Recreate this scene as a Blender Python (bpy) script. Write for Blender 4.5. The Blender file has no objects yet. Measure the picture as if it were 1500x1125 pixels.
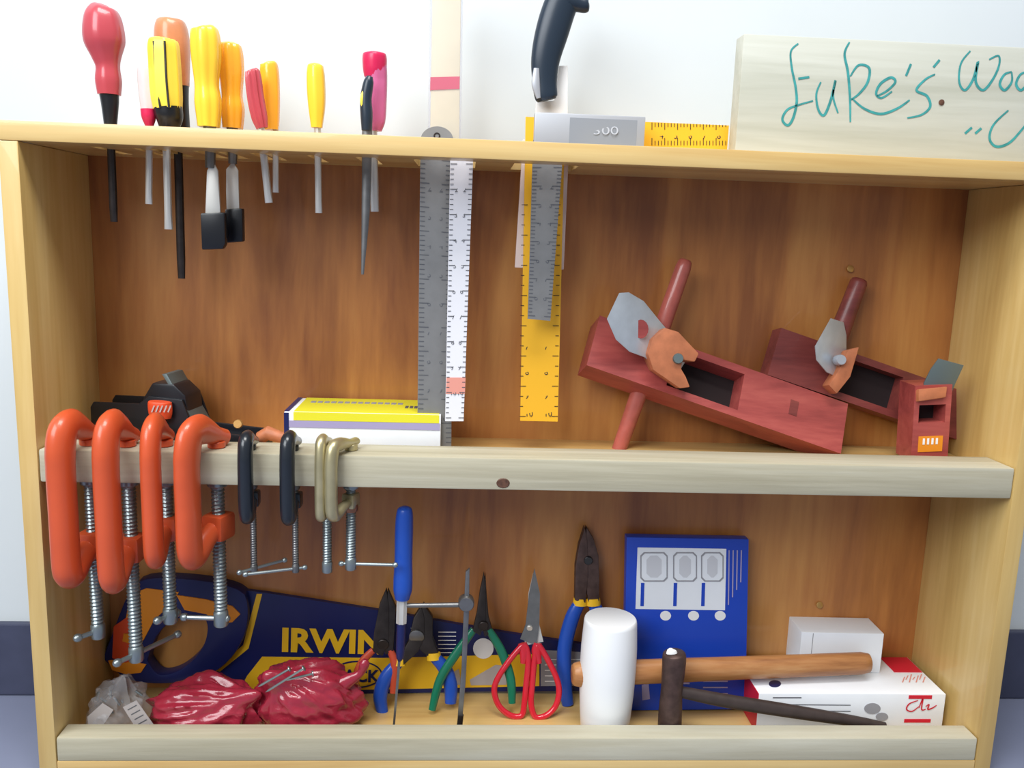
import bpy, bmesh, math, random
from mathutils import Vector, Matrix, noise
random.seed(7)
SC = bpy.context.scene
COL = SC.collection
R = math.radians
V = Vector

# ------------------------------------------------------------------ camera, world, lights, exposure
CAM = V((0.4166, -0.8397, 0.579)); YAW, PITCH, ROLL, FPX = R(3.36), R(9.8), R(1.98), 1250.0
FW = V((math.sin(YAW)*math.cos(PITCH), math.cos(YAW)*math.cos(PITCH), -math.sin(PITCH)))
_r = V((math.cos(YAW), -math.sin(YAW), 0)); _u = _r.cross(FW)
RT = math.cos(ROLL)*_r + math.sin(ROLL)*_u
UP = -math.sin(ROLL)*_r + math.cos(ROLL)*_u
cd = bpy.data.cameras.new('camera'); cam = bpy.data.objects.new('camera', cd); COL.objects.link(cam)
cd.sensor_width = 36; cd.lens = 36*FPX/1500; cd.clip_start = 0.02
cam.matrix_world = Matrix(((RT.x, UP.x, -FW.x, CAM.x), (RT.y, UP.y, -FW.y, CAM.y), (RT.z, UP.z, -FW.z, CAM.z), (0, 0, 0, 1)))
SC.camera = cam

w = bpy.data.worlds.new('world'); SC.world = w; w.use_nodes = True
w.node_tree.nodes['Background'].inputs[0].default_value = (0.93, 0.965, 1.0, 1)
w.node_tree.nodes['Background'].inputs[1].default_value = 0.27

def area(name, loc, target, size, sizey, power, col):
    l = bpy.data.lights.new(name, 'AREA'); l.shape = 'RECTANGLE'; l.size = size; l.size_y = sizey
    l.energy = power; l.color = col
    o = bpy.data.objects.new(name, l); COL.objects.link(o); o.location = loc
    o.rotation_euler = (V(target)-V(loc)).to_track_quat('-Z', 'Y').to_euler()
    return o
area('window_light', (-0.9, -1.7, 1.85), (0.5, 0.1, 0.35), 1.7, 1.3, 52, (0.93, 0.97, 1.0))
area('ceiling_light', (0.45, -0.75, 2.3), (0.45, 0.0, 0.3), 1.2, 0.6, 34, (1.0, 0.98, 0.95))
SC.view_settings.view_transform = 'Standard'; SC.view_settings.look = 'None'
SC.view_settings.gamma = 1; SC.view_settings.use_curve_mapping = False
SC.view_settings.exposure = 0.3

# ------------------------------------------------------------------ helpers
def P(px, py, Y):
    "point on the plane at depth Y seen at a spot measured in the photograph"
    d = FW*FPX + RT*(px-750) + UP*(562.5-py)
    return CAM + d*((Y-CAM.y)/d.y)
def PZ(px, py, z):
    d = FW*FPX + RT*(px-750) + UP*(562.5-py)
    return CAM + d*((z-CAM.z)/d.z)
def mpp(Y): return (Y-CAM.y)/FPX*1.01
def lean(pyb, Yb, pyt, Yt): return lambda py: Yb + (Yt-Yb)*(pyb-py)/(pyb-pyt)
def yy(Y, py): return Y(py) if callable(Y) else Y

def s2l(c): return tuple((x/255/12.92 if x/255 <= .04045 else ((x/255+.055)/1.055)**2.4) for x in c)
def mat(name, rgb, rough=.5, metal=0., coat=0., trans=0., vary=.0, scale=60., bump=0., alpha=1., ior=1.45, sss=0.):
    m = bpy.data.materials.new(name); m.use_nodes = True
    nt = m.node_tree; b = nt.nodes['Principled BSDF']
    c = s2l(rgb)
    b.inputs['Base Color'].default_value = (*c, 1); b.inputs['Roughness'].default_value = rough
    b.inputs['Metallic'].default_value = metal; b.inputs['Coat Weight'].default_value = coat
    b.inputs['Transmission Weight'].default_value = trans; b.inputs['Alpha'].default_value = alpha
    b.inputs['IOR'].default_value = ior
    if sss: b.inputs['Subsurface Weight'].default_value = sss; b.inputs['Subsurface Radius'].default_value = (.01, .01, .01)
    if vary or bump:
        tc = nt.nodes.new('ShaderNodeTexCoord'); n = nt.nodes.new('ShaderNodeTexNoise')
        n.inputs['Scale'].default_value = scale; n.inputs['Detail'].default_value = 5
        nt.links.new(tc.outputs['Object'], n.inputs['Vector'])
        if vary:
            rp = nt.nodes.new('ShaderNodeValToRGB'); rp.color_ramp.elements[0].position = .3; rp.color_ramp.elements[1].position = .7
            rp.color_ramp.elements[0].color = (*[x*(1-vary) for x in c], 1)
            rp.color_ramp.elements[1].color = (*[min(1, x*(1+vary)) for x in c], 1)
            nt.links.new(n.outputs['Fac'], rp.inputs[0]); nt.links.new(rp.outputs[0], b.inputs['Base Color'])
        if bump:
            bp = nt.nodes.new('ShaderNodeBump'); bp.inputs['Strength'].default_value = bump; bp.inputs['Distance'].default_value = .002
            nt.links.new(n.outputs['Fac'], bp.inputs['Height']); nt.links.new(bp.outputs[0], b.inputs['Normal'])
    return m
def wood(name, dark, mid, light, axis, scale=16., rough=.45, coat=0., stretch=14., blotch=0., bump=.15):
    m = bpy.data.materials.new(name); m.use_nodes = True
    nt = m.node_tree; N = nt.nodes; L = nt.links; b = N['Principled BSDF']
    tc = N.new('ShaderNodeTexCoord'); mp = N.new('ShaderNodeMapping')
    sc = [1, 1, 1]; sc['XYZ'.index(axis)] = 1/stretch
    mp.inputs['Scale'].default_value = sc
    L.new(tc.outputs['Object'], mp.inputs['Vector'])
    n1 = N.new('ShaderNodeTexNoise'); n1.inputs['Scale'].default_value = scale; n1.inputs['Detail'].default_value = 8
    n1.inputs['Roughness'].default_value = .6; n1.inputs['Distortion'].default_value = .6
    L.new(mp.outputs[0], n1.inputs['Vector'])
    n2 = N.new('ShaderNodeTexNoise'); n2.inputs['Scale'].default_value = scale*9; n2.inputs['Detail'].default_value = 4
    L.new(mp.outputs[0], n2.inputs['Vector'])
    mx = N.new('ShaderNodeMath'); mx.operation = 'MULTIPLY_ADD'; mx.inputs[1].default_value = .25
    L.new(n2.outputs['Fac'], mx.inputs[0]); L.new(n1.outputs['Fac'], mx.inputs[2])
    fac = mx.outputs[0]
    if blotch:
        n3 = N.new('ShaderNodeTexNoise'); n3.inputs['Scale'].default_value = 5; n3.inputs['Detail'].default_value = 3
        mp2 = N.new('ShaderNodeMapping'); s3 = [1, 1, 1]; s3['XYZ'.index(axis)] = .4; mp2.inputs['Scale'].default_value = s3
        L.new(tc.outputs['Object'], mp2.inputs['Vector']); L.new(mp2.outputs[0], n3.inputs['Vector'])
        m3 = N.new('ShaderNodeMath'); m3.operation = 'MULTIPLY_ADD'; m3.inputs[1].default_value = blotch
        L.new(n3.outputs['Fac'], m3.inputs[0]); L.new(fac, m3.inputs[2])
        m4 = N.new('ShaderNodeMath'); m4.operation = 'SUBTRACT'; m4.inputs[1].default_value = blotch*.5
        L.new(m3.outputs[0], m4.inputs[0]); fac = m4.outputs[0]
    rp = N.new('ShaderNodeValToRGB'); e = rp.color_ramp.elements
    e[0].position = .42; e[0].color = (*s2l(dark), 1); e[1].position = .86; e[1].color = (*s2l(light), 1)
    k = e.new(.62); k.color = (*s2l(mid), 1)
    L.new(fac, rp.inputs[0]); L.new(rp.outputs[0], b.inputs['Base Color'])
    b.inputs['Roughness'].default_value = rough; b.inputs['Coat Weight'].default_value = coat
    bp = N.new('ShaderNodeBump'); bp.inputs['Strength'].default_value = bump; bp.inputs['Distance'].default_value = .001
    L.new(n2.outputs['Fac'], bp.inputs['Height']); L.new(bp.outputs[0], b.inputs['Normal'])
    return m

ORG = {}
def thing(name, label, cat, loc, group=None):
    o = bpy.data.objects.new(name, None); COL.objects.link(o); o.location = loc
    o.empty_display_size = .02
    o['label'] = label; o['category'] = cat
    if group: o['group'] = group
    ORG[o.name] = V(loc)
    return o
def struct(o): o['kind'] = 'structure'; return o

class MB:
    def __init__(s): s.v = []; s.f = []; s.m = []; s.mi = 0
    def add(s, vs, fs):
        o = len(s.v); s.v += [V(x) for x in vs]
        for f in fs: s.f.append([i+o for i in f]); s.m.append(s.mi)
        return s
    def box(s, c, size, M=None, bev=0.):
        hx, hy, hz = size[0]/2, size[1]/2, size[2]/2; c = V(c)
        b = min(bev, hx*.9, hy*.9, hz*.9)
        if b <= 0:
            vs = [c+V((x, y, z)) for x in (-hx, hx) for y in (-hy, hy) for z in (-hz, hz)]
            fs = [(0, 1, 3, 2), (4, 6, 7, 5), (0, 4, 5, 1), (2, 3, 7, 6), (0, 2, 6, 4), (1, 5, 7, 3)]
        else:
            bm = bmesh.new(); bmesh.ops.create_cube(bm, size=1)
            for q in bm.verts: q.co = V((q.co.x*size[0], q.co.y*size[1], q.co.z*size[2]))
            bmesh.ops.bevel(bm, geom=bm.edges[:], offset=b, segments=2, profile=.6, affect='EDGES')
            bm.verts.index_update()
            vs = [c+q.co for q in bm.verts]; fs = [[q.index for q in f.verts] for f in bm.faces]; bm.free()
        if M is not None: vs = [M @ q for q in vs]
        return s.add(vs, fs)
    def sweep(s, path, ra, rb=None, b=None, n=14, closed=False, cap=True, flute=None):
        path = [V(p) for p in path]; N = len(path)
        if not hasattr(ra, '__len__'): ra = [ra]*N
        rb = ra if rb is None else rb
        if not hasattr(rb, '__len__'): rb = [rb]*N
        if b is None:
            t0 = (path[-1]-path[0]).normalized()
            b = t0.cross(V((0, 0, 1)) if abs(t0.z) < .8 else V((0, 1, 0))).normalized()
            if abs(t0.z) >= .8: b = V((0, 1, 0))-t0*t0.y
        vs = []; bb = V(b).normalized()
        for i, p in enumerate(path):
            if closed: t = path[(i+1) % N]-path[i-1]
            else: t = path[min(i+1, N-1)]-path[max(i-1, 0)]
            t.normalize(); bi = (bb-t*bb.dot(t)).normalized(); a = bi.cross(t)
            for k in range(n):
                th = 2*math.pi*k/n; q = flute(th) if flute else 1
                vs.append(p + a*(ra[i]*math.cos(th)*q) + bi*(rb[i]*math.sin(th)*q))
        fs = []
        for i in range(N if closed else N-1):
            j = (i+1) % N
            for k in range(n): k2 = (k+1) % n; fs.append((i*n+k, i*n+k2, j*n+k2, j*n+k))
        if cap and not closed:
            fs.append(tuple(range(n-1, -1, -1))); fs.append(tuple(range((N-1)*n, N*n)))
        return s.add(vs, fs)
    def prism(s, front, back):
        "two matching outlines joined by side faces"
        n = len(front); vs = list(front)+list(back)
        fs = [tuple(range(n)), tuple(range(2*n-1, n-1, -1))]
        for i in range(n): j = (i+1) % n; fs.append((i, i+n, j+n, j))
        return s.add(vs, fs)
    def prismP(s, pts, Y, th, dirv=(0, 1, 0)):
        f = [P(x, y, yy(Y, y)) for x, y in pts]; d = V(dirv)*th
        return s.prism(f, [p+d for p in f])
    def ring(s, outer, inner, d):
        "flat ring from two loops of equal count, extruded by vector d"
        n = len(outer); d = V(d)
        vs = list(outer)+list(inner)+[p+d for p in outer]+[p+d for p in inner]; fs = []
        for i in range(n):
            j = (i+1) % n
            fs += [(i, j, n+j, n+i), (2*n+i, 3*n+i, 3*n+j, 2*n+j), (i, 2*n+i, 2*n+j, j), (n+i, n+j, 3*n+j, 3*n+i)]
        return s.add(vs, fs)
    def disc(s, c, axis, r, h, n=20, bev=.15):
        c = V(c); a = V(axis).normalized()
        return s.sweep([c, c+a*h*bev, c+a*h*(1-bev), c+a*h], [r*.88, r, r, r*.88], n=n, b=a.orthogonal())
    def build(s, name, material, parent=None, smooth=35, bev=0., loc=None, seg=2):
        o0 = ORG[parent.name] if parent is not None else V(loc or (0, 0, 0))
        me = bpy.data.meshes.new(name)
        me.from_pydata([tuple(q-o0) for q in s.v], [], s.f)
        mats = material if isinstance(material, (list, tuple)) else [material]
        for m in mats: me.materials.append(m)
        if len(mats) > 1:
            for p, i in zip(me.polygons, s.m): p.material_index = i
        bm = bmesh.new(); bm.from_mesh(me)
        bmesh.ops.recalc_face_normals(bm, faces=bm.faces[:])
        if bev:
            ed = [e for e in bm.edges if len(e.link_faces) == 2 and e.calc_face_angle(0) > .5]
            bmesh.ops.bevel(bm, geom=ed, offset=bev, segments=seg, profile=.6, affect='EDGES', clamp_overlap=True)
        bm.to_mesh(me); bm.free()
        if smooth:
            for p in me.polygons: p.use_smooth = True
            me.set_sharp_from_angle(angle=R(smooth))
        o = bpy.data.objects.new(name, me); COL.objects.link(o)
        if parent is not None: o.parent = parent
        else: o.location = o0
        ORG[o.name] = o0
        return o

def cat(pts, k=6):
    "Catmull-Rom through tuples of any length"
    out = []; n = len(pts)
    for i in range(n-1):
        p0, p1, p2, p3 = pts[max(i-1, 0)], pts[i], pts[i+1], pts[min(i+2, n-1)]
        for j in range(k):
            t = j/k
            out.append(tuple(.5*(2*b+(c-a)*t+(2*a-5*b+4*c-d)*t*t+(3*b-3*c+d-a)*t**3) for a, b, c, d in zip(p0, p1, p2, p3)))
    out.append(tuple(pts[-1])); return out
def catn(pts, k=6):
    "like cat, with tangents weighted by the spacing of the points, so close points do not overshoot"
    n = len(pts); ts = [0.]
    for a, b in zip(pts, pts[1:]): ts.append(ts[-1]+max(1e-6, math.dist(a, b)))
    tan = []
    for i in range(n):
        a, b = max(i-1, 0), min(i+1, n-1); tan.append([(q-p)/(ts[b]-ts[a]) for p, q in zip(pts[a], pts[b])])
    out = []
    for i in range(n-1):
        h = ts[i+1]-ts[i]
        for j in range(k):
            t = j/k; h00, h10, h01, h11 = 2*t**3-3*t*t+1, t**3-2*t*t+t, -2*t**3+3*t*t, t**3-t*t
            out.append(tuple(h00*p+h10*h*m0+h01*q+h11*h*m1 for p, q, m0, m1 in zip(pts[i], pts[i+1], tan[i], tan[i+1])))
    out.append(tuple(pts[-1])); return out
def tubeP(mb, pts, Y, ratio=1., k=5, n=14, flute=None, cap=True):
    "(px, py, radius in px) points swept as a round bar standing at depth Y"
    q = catn(pts, k) if k > 1 else pts
    path = [P(a, b, yy(Y, b)) for a, b, r in q]
    ra = [max(r, .2)*mpp(yy(Y, b)) for a, b, r in q]
    return mb.sweep(path, ra, [x*ratio for x in ra], b=(0, 1, 0), n=n, flute=flute, cap=cap)
def flutes(n, a): return lambda th: 1-a*(.5+.5*math.cos(n*th))**2
def helix(mb, c0, c1, r, pitch, n=12, depth=.22, rows=5):
    c0 = V(c0); c1 = V(c1); L = (c1-c0).length; ax = (c1-c0)/L; a = ax.orthogonal().normalized(); b = ax.cross(a)
    N = max(8, int(L/pitch*rows)); vs = []; fs = []
    for i in range(N+1):
        h = L*i/N
        for k in range(n):
            th = 2*math.pi*k/n; ph = (h/pitch-k/n) % 1; tri = 1-abs(2*ph-1)
            rr = r*(1-depth+depth*tri); vs.append(c0+ax*h+(a*math.cos(th)+b*math.sin(th))*rr)
    for i in range(N):
        for k in range(n): k2 = (k+1) % n; fs.append((i*n+k, i*n+k2, (i+1)*n+k2, (i+1)*n+k))
    fs += [tuple(range(n-1, -1, -1)), tuple(range(N*n, (N+1)*n))]
    return mb.add(vs, fs)
def text(mb, s, M, size, bold=0., squash=1., depth=.0):
    cu = bpy.data.curves.new('t', 'FONT'); cu.body = s; cu.size = size; cu.offset = bold; cu.extrude = depth; cu.resolution_u = 3
    o = bpy.data.objects.new('t', cu); me = bpy.data.meshes.new_from_object(o)
    vs = [M @ V((q.co.x*squash, q.co.y, q.co.z)) for q in me.vertices]; fs = [tuple(p.vertices) for p in me.polygons]
    mb.add(vs, fs); bpy.data.objects.remove(o); bpy.data.curves.remove(cu); bpy.data.meshes.remove(me)
    return mb
def frame(o, x, y):
    x = V(x).normalized(); z = x.cross(V(y)).normalized(); y = z.cross(x)
    return Matrix(((x.x, y.x, z.x, o[0]), (x.y, y.y, z.y, o[1]), (x.z, y.z, z.z, o[2]), (0, 0, 0, 1)))
def stroke(mb, pts, Y, wpx, k=6):
    "a pen stroke lying on an upright face at depth Y"
    q = cat(pts, k) if len(pts) > 2 else pts
    n = len(q); L = []; Rr = []
    for i in range(n):
        a, b = q[max(i-1, 0)], q[min(i+1, n-1)]; dx, dy = b[0]-a[0], b[1]-a[1]; d = math.hypot(dx, dy) or 1
        ww = wpx*(.55+.45*math.sin(math.pi*(i+.6)/(n+.2)))
        L.append(P(q[i][0]-dy/d*ww, q[i][1]+dx/d*ww, Y)); Rr.append(P(q[i][0]+dy/d*ww, q[i][1]-dx/d*ww, Y))
    mb.add(L+Rr, [(i, i+1, n+i+1, n+i) for i in range(n-1)])
def seg(mb, a, b, Y, wpx):
    dx, dy = b[0]-a[0], b[1]-a[1]; d = math.hypot(dx, dy) or 1; nx, ny = -dy/d*wpx, dx/d*wpx
    mb.add([P(x, y, yy(Y, y)) for x, y in ((a[0]+nx, a[1]+ny), (b[0]+nx, b[1]+ny), (b[0]-nx, b[1]-ny), (a[0]-nx, a[1]-ny))], [(0, 1, 2, 3)])
def base(px, Y, z): q = P(px, 600, Y); return (q.x, Y, z)

# ------------------------------------------------------------------ materials
M_pine_v = wood('varnished_pine_upright', (186, 150, 86), (208, 176, 110), (226, 200, 140), 'Z', 14, .35, .25, 16, .25)
M_pine_h = wood('varnished_pine_level', (186, 146, 86), (206, 172, 110), (222, 195, 136), 'X', 14, .35, .25, 16, .2)
M_ply = wood('orange_plywood', (138, 82, 42), (176, 114, 58), (202, 144, 78), 'Z', 11, .42, .2, 9, .9)
M_raw = wood('raw_pale_pine', (158, 151, 127), (182, 176, 153), (201, 198, 180), 'X', 20, .6, 0, 22, .15, .25)
M_knot = mat('knot', (92, 62, 48), .6, vary=.4, scale=200)
M_wall = mat('white_wall_paint', (203, 210, 214), .75, vary=.015, scale=6)
M_floor = mat('grey_floor', (116, 122, 146), .35, vary=.08, scale=5)
M_basebd = mat('slate_baseboard', (62, 66, 88), .4, vary=.12, scale=30)
M_steel = mat('bright_steel', (216, 214, 208), .38, .55)
M_steel_d = mat('dull_steel', (128, 128, 128), .42, .85, vary=.12, scale=80)
M_dark = mat('dark_steel', (62, 56, 54), .42, .7, vary=.2, scale=90)
M_rust = mat('browned_steel', (84, 66, 62), .5, .55, vary=.25, scale=120)
M_zinc = mat('zinc_screw', (150, 160, 162), .36, .8)
M_orange = mat('orange_enamel', (204, 84, 46), .34, coat=.25, vary=.05, scale=25)
M_black = mat('black_enamel', (28, 34, 42), .3, coat=.3)
M_blackp = mat('black_plastic', (24, 26, 32), .3)
M_slate = mat('slate_black_rubber', (34, 46, 60), .32)
M_brass = mat('brassy_steel', (190, 180, 142), .36, .7, vary=.1, scale=60)
M_copper = mat('copper_collar', (150, 106, 84), .35, .8)
M_redh = mat('red_plastic_handle', (186, 72, 82), .3, coat=.3)
M_clear = mat('clear_plastic', (246, 236, 240), .15, trans=.5, ior=1.3)
M_crim = mat('crimson_plastic', (204, 36, 84), .3)
M_pink = mat('pink_clear_plastic', (226, 120, 170), .2, trans=.35, ior=1.3)
M_yel = mat('yellow_plastic', (250, 205, 60), .28, coat=.3)
M_yel2 = mat('amber_plastic', (248, 178, 50), .25, coat=.4)
M_yelstr = mat('lemon_plastic', (246, 222, 80), .3)
M_tan = mat('copper_wood_handle', (196, 128, 88), .35, coat=.3, vary=.12, scale=60)
M_blue = mat('blue_plastic', (36, 84, 170), .35)
M_bluegrip = mat('blue_dipped_grip', (30, 78, 176), .32, coat=.2)
M_navyh = mat('navy_handle', (22, 30, 84), .4)
M_green = mat('green_dipped_grip', (18, 112, 84), .28, coat=.3)
M_redscis = mat('red_gloss_plastic', (204, 34, 52), .2, coat=.4)
M_rust_or = mat('orange_red_grip', (190, 74, 48), .4)
M_navy = mat('navy_print', (20, 30, 86), .4)
M_yprint = mat('yellow_print', (236, 186, 36), .45)
M_oprint = mat('orange_rubber', (226, 140, 34), .5)
M_ored = mat('orange_red_rubber', (214, 74, 36), .5)
M_white = mat('white_print', (236, 236, 236), .5)
M_grey = mat('grey_print', (150, 150, 156), .5)
M_ink = mat('black_ink', (30, 30, 34), .5)
M_greyink = mat('grey_ink', (88, 90, 96), .5)
M_steelrule = mat('satin_ruler_steel', (138, 138, 138), .5, .5, vary=.06, scale=60)
M_alu = mat('satin_aluminium', (176, 180, 188), .45, .4)
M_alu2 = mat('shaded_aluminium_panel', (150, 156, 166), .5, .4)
M_ysq = mat('yellow_painted_steel', (238, 180, 44), .4)
M_whiterule = mat('white_enamel_ruler', (226, 226, 232), .4)
M_redband = mat('red_band', (214, 52, 88), .4)
M_pinkband = mat('faded_red_print', (222, 150, 136), .5)
M_cream = mat('cream_lacquered_wood', (226, 216, 188), .4, vary=.04, scale=30)
M_sleeve = mat('clear_sleeve', (190, 190, 206), .15, alpha=.22)
M_sheath = mat('pinkish_white_sheath', (226, 208, 202), .4)
M_sign = wood('pale_sign_board', (176, 178, 164), (192, 194, 182), (204, 206, 196), 'X', 18, .6, 0, 18, .2)
M_signedge = mat('pale_board_end', (238, 230, 226), .6)
M_teal = mat('teal_marker', (58, 146, 146), .5, vary=.25, scale=120)
M_redwood = wood('red_hardwood', (132, 54, 52), (158, 70, 66), (178, 88, 80), 'X', 30, .42, .2, 10, .2)
M_dkwood = wood('dark_red_hardwood', (96, 40, 38), (120, 54, 50), (140, 68, 60), 'X', 30, .45, .1, 10, .2)
M_rod = mat('rosy_rod_wood', (172, 88, 78), .4, coat=.3, vary=.12, scale=70)
M_wedge = mat('pale_wedge_wood', (184, 112, 76), .5, vary=.15, scale=90)
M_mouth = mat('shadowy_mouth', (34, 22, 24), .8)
M_iron = mat('plane_iron', (190, 198, 206), .36, .35, vary=.08, scale=60)
M_irond = mat('dull_plane_iron', (110, 124, 126), .45, .6)
M_mallet = mat('white_rubber', (238, 240, 242), .45, vary=.02, scale=20)
M_hwood = wood('hammer_handle_wood', (140, 88, 50), (176, 120, 72), (196, 146, 96), 'X', 40, .45, .1, 10, .2)
M_dkhandle = mat('dark_tool_handle', (58, 48, 46), .5, vary=.15, scale=90)
M_boxblue = mat('blue_card', (24, 68, 186), .38, coat=.2)
M_paper = mat('white_card', (232, 236, 242), .55, vary=.015, scale=40)
M_cred = mat('red_card', (204, 30, 52), .45)
M_lav = mat('lavender_print', (160, 152, 190), .5)
M_lemon = mat('lemon_card', (222, 216, 48), .45)
M_redbag = mat('red_plastic_film', (160, 40, 60), .24, coat=.5, bump=.7, scale=75, trans=.12)
M_clearbag = mat('clear_plastic_film', (210, 210, 214), .15, alpha=.22, bump=.6, scale=80)
M_kraft = mat('grey_brown_card', (176, 168, 166), .6)
M_pale = mat('pale_grey_print', (206, 208, 214), .5)
M_lamp = mat('light_brass', (190, 150, 90), .4, .6)

# ------------------------------------------------------------------ the setting
ZF = 0.0; YW = 0.172
MB().box((0.5, YW+.05, 1.4), (7, .1, 2.8)).build('wall_back', M_wall, smooth=0, loc=(.5, YW, 0)); struct(bpy.data.objects['wall_back'])
struct(MB().box((0.5, -1.6, -.05), (7, 3.75, .1)).build('floor', M_floor, smooth=0, loc=(.5, 0, 0)))
struct(MB().box((0.5, YW-.005, .0475), (7, .010, .0935), bev=.002).build('baseboard_back', M_basebd, smooth=0, loc=(.5, YW, 0)))

# ------------------------------------------------------------------ the cabinet
D = 0.15; TS = 0.018; ZT0, ZT1 = .6509, .6691; ZR0, ZR1 = .3233, .3566; ZS1 = .342; ZB1 = .019; ZB2 = .046
cab = thing('tool_cabinet', 'open yellow pine tool cabinet with two shelves standing against the white wall', 'cabinet', (.5, .075, 0))
for x in (-TS/2, 1+TS/2):
    MB().box((x, D/2, ZT0/2), (TS, D, ZT0-.0005), bev=.0012).build('side_panel', M_pine_v, cab)
HOLES = sorted([(P(px, 222, .07).x-hw, P(px, 222, .07).x+hw) for px, hw in ((162, .005), (219, .004), (243, .0045), (260, .0048), (308, .007), (341, .0065), (385, .005), (404, .004), (465, .0045), (541, .0095))]
                +[(P(609, 222, .07).x, P(697, 222, .07).x), (P(752, 222, .1).x-.002, P(836, 222, .1).x+.002)])
tb = MB(); zc, zh = (ZT0+ZT1)/2, ZT1-ZT0
tb.box(((1)/2, .0175, zc), (1+2*TS, .035, zh), bev=.0015)
tb.box((.5, (.115+D)/2, zc), (1+2*TS, D-.115, zh))
xs = [-TS]+[v for h in HOLES for v in h]+[1+TS]
for i in range(0, len(xs), 2):
    if xs[i+1]-xs[i] > .001: tb.box(((xs[i]+xs[i+1])/2, .075, zc), (xs[i+1]-xs[i], .08, zh))
tb.build('top_board', M_pine_h, cab)
MB().box((.5, D/2, ZB1/2), (.999, D, ZB1), bev=.001).build('bottom_board', M_pine_h, cab)
MB().box((.5, (.05+D)/2, ZS1-.009), (.999, D-.05, .018), bev=.001).build('middle_shelf', M_pine_h, cab)
MB().box((.5, D+.003, .335), (1+2*TS, .006, .668)).build('back_panel', M_ply, cab)
r1 = MB().box((.5, .025, (ZR0+ZR1)/2), (.998, .049, ZR1-ZR0), bev=.0022).build('front_rail', M_raw, cab)
MB().box((.5, .0135, (ZB1+ZB2)/2), (.998, .027, ZB2-ZB1), bev=.0022).build('front_rail', M_raw, cab)
k = P(737, 708, 0); mk = MB()
mk.sweep([(k.x, -.0004, k.z), (k.x, .0012, k.z)], [.0062, .0075], [.0045, .006], n=16, b=(0, 0, 1)).build('knot', M_knot, r1)
for px, py in ((1245, 394), (1200, 886)):
    c = P(px, py, D-.001); MB().disc(c, (.1, -1, .25), .0042, .002).build('screw_head', M_lamp, cab)

# ------------------------------------------------------------------ screwdrivers and chisels through the top board
def driver(name, label, catg, px, Y, handle, hm, shaft, sm, hfl=None, ferr=None, fm=None, tip='flat', ratio=1., extra=None, group='screwdrivers standing in the top board'):
    t = thing(name, label, catg, base(px, Y, ZT1), group)
    hb = MB(); tubeP(hb, handle, Y, n=24 if hfl else 16, flute=hfl); hb.build('handle', hm, t, smooth=50)
    if ferr: MB_ = MB(); tubeP(MB_, ferr, Y); MB_.build('ferrule', fm, t)
    s = MB(); (x0, y0, r0), (x1, y1, r1) = shaft
    if tip == 'flat':
        f = .86; xm, ym = x0+(x1-x0)*f, y0+(y1-y0)*f
        m = mpp(Y); pth = [P(x0, y0, Y), P(xm, ym, Y), P(x1, y1, Y)]
        s.sweep(pth, [r0*m, r0*m, r1*m], [r0*m, r0*m, r1*m*.3], b=(0, 1, 0), n=10)
    else: tubeP(s, [shaft[0], shaft[1]], Y, k=1, n=10, ratio=ratio)
    s.build('shaft', sm, t)
    if extra: extra(t)
    return t
driver('screwdriver', 'red bulb-handled screwdriver with a black ferrule, standing apart at the end of the row', 'screwdriver', 160, .06,
       [(152, 7, 6), (151, 12, 17), (151, 28, 24), (153, 60, 26.5), (156, 84, 19), (158, 98, 15.5), (159, 118, 17), (160, 139, 15)], M_redh,
       ((161, 170, 5.5), (167, 325, 5)), M_dark, flutes(6, .09), [(160, 139, 12.5), (161, 150, 11.5), (162, 186, 8)], M_blackp)
driver('screwdriver', 'small clear-handled screwdriver with a red collar beside the striped yellow handle', 'screwdriver', 216, .055,
       [(213, 97, 5), (213, 101, 10), (215, 130, 11), (217, 162, 9.5)], M_clear, ((219, 180, 4.6), (218, 299, 5)), M_steel, flutes(6, .12),
       [(217, 160, 10), (218, 172, 9.5), (219, 186, 5)], M_crim)
def stripes(t):
    b = MB()
    for dx in (-14, 2): tubeP(b, [(239+dx, 60, 1.6), (242+dx*.95, 120, 1.6), (246+dx*.8, 158, 1.6)], .055-21*mpp(.055)*(.86 if dx < 0 else .97), k=4, n=6)
    b.build('stripe', M_blackp, t)
driver('screwdriver', 'yellow screwdriver handle with black stripes and black base', 'screwdriver', 246, .055,
       [(239, 56, 10), (239, 60, 19), (241, 90, 21), (244, 140, 21), (246, 160, 19)], M_yelstr, ((243, 180, 5.2), (247, 336, 6)), M_steel, flutes(8, .16),
       [(246, 158, 19), (248, 172, 18), (248, 188, 13)], M_blackp, extra=stripes)
driver('screwdriver', 'large tan screwdriver handle with black base and a long dark shaft, behind the striped one', 'screwdriver', 262, .09,
       [(250, 27, 6), (250, 31, 18), (252, 60, 23), (256, 100, 20), (261, 128, 15)], M_tan, ((260, 185, 6), (266, 408, 5)), M_dark, flutes(6, .06),
       [(260, 122, 15), (262, 150, 13), (263, 188, 14)], M_blackp, tip='flat')
driver('screwdriver', 'slim pink ribbed screwdriver handle leaning with a slanted shaft', 'screwdriver', 378, .05,
       [(369, 102, 5), (370, 105, 10), (374, 140, 11.5), (380, 172, 11), (384, 188, 8)], M_redh, ((381, 180, 5.2), (394, 297, 5.5)), M_steel, flutes(8, .2))
driver('screwdriver', 'short amber screwdriver handle standing close behind the pink ribbed one', 'screwdriver', 396, .075,
       [(393, 91, 6), (394, 95, 12), (396, 130, 13), (397, 165, 12), (398, 190, 10)], M_yel2, ((404, 185, 4.3), (404, 282, 4.5)), M_steel, flutes(6, .1))
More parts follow.
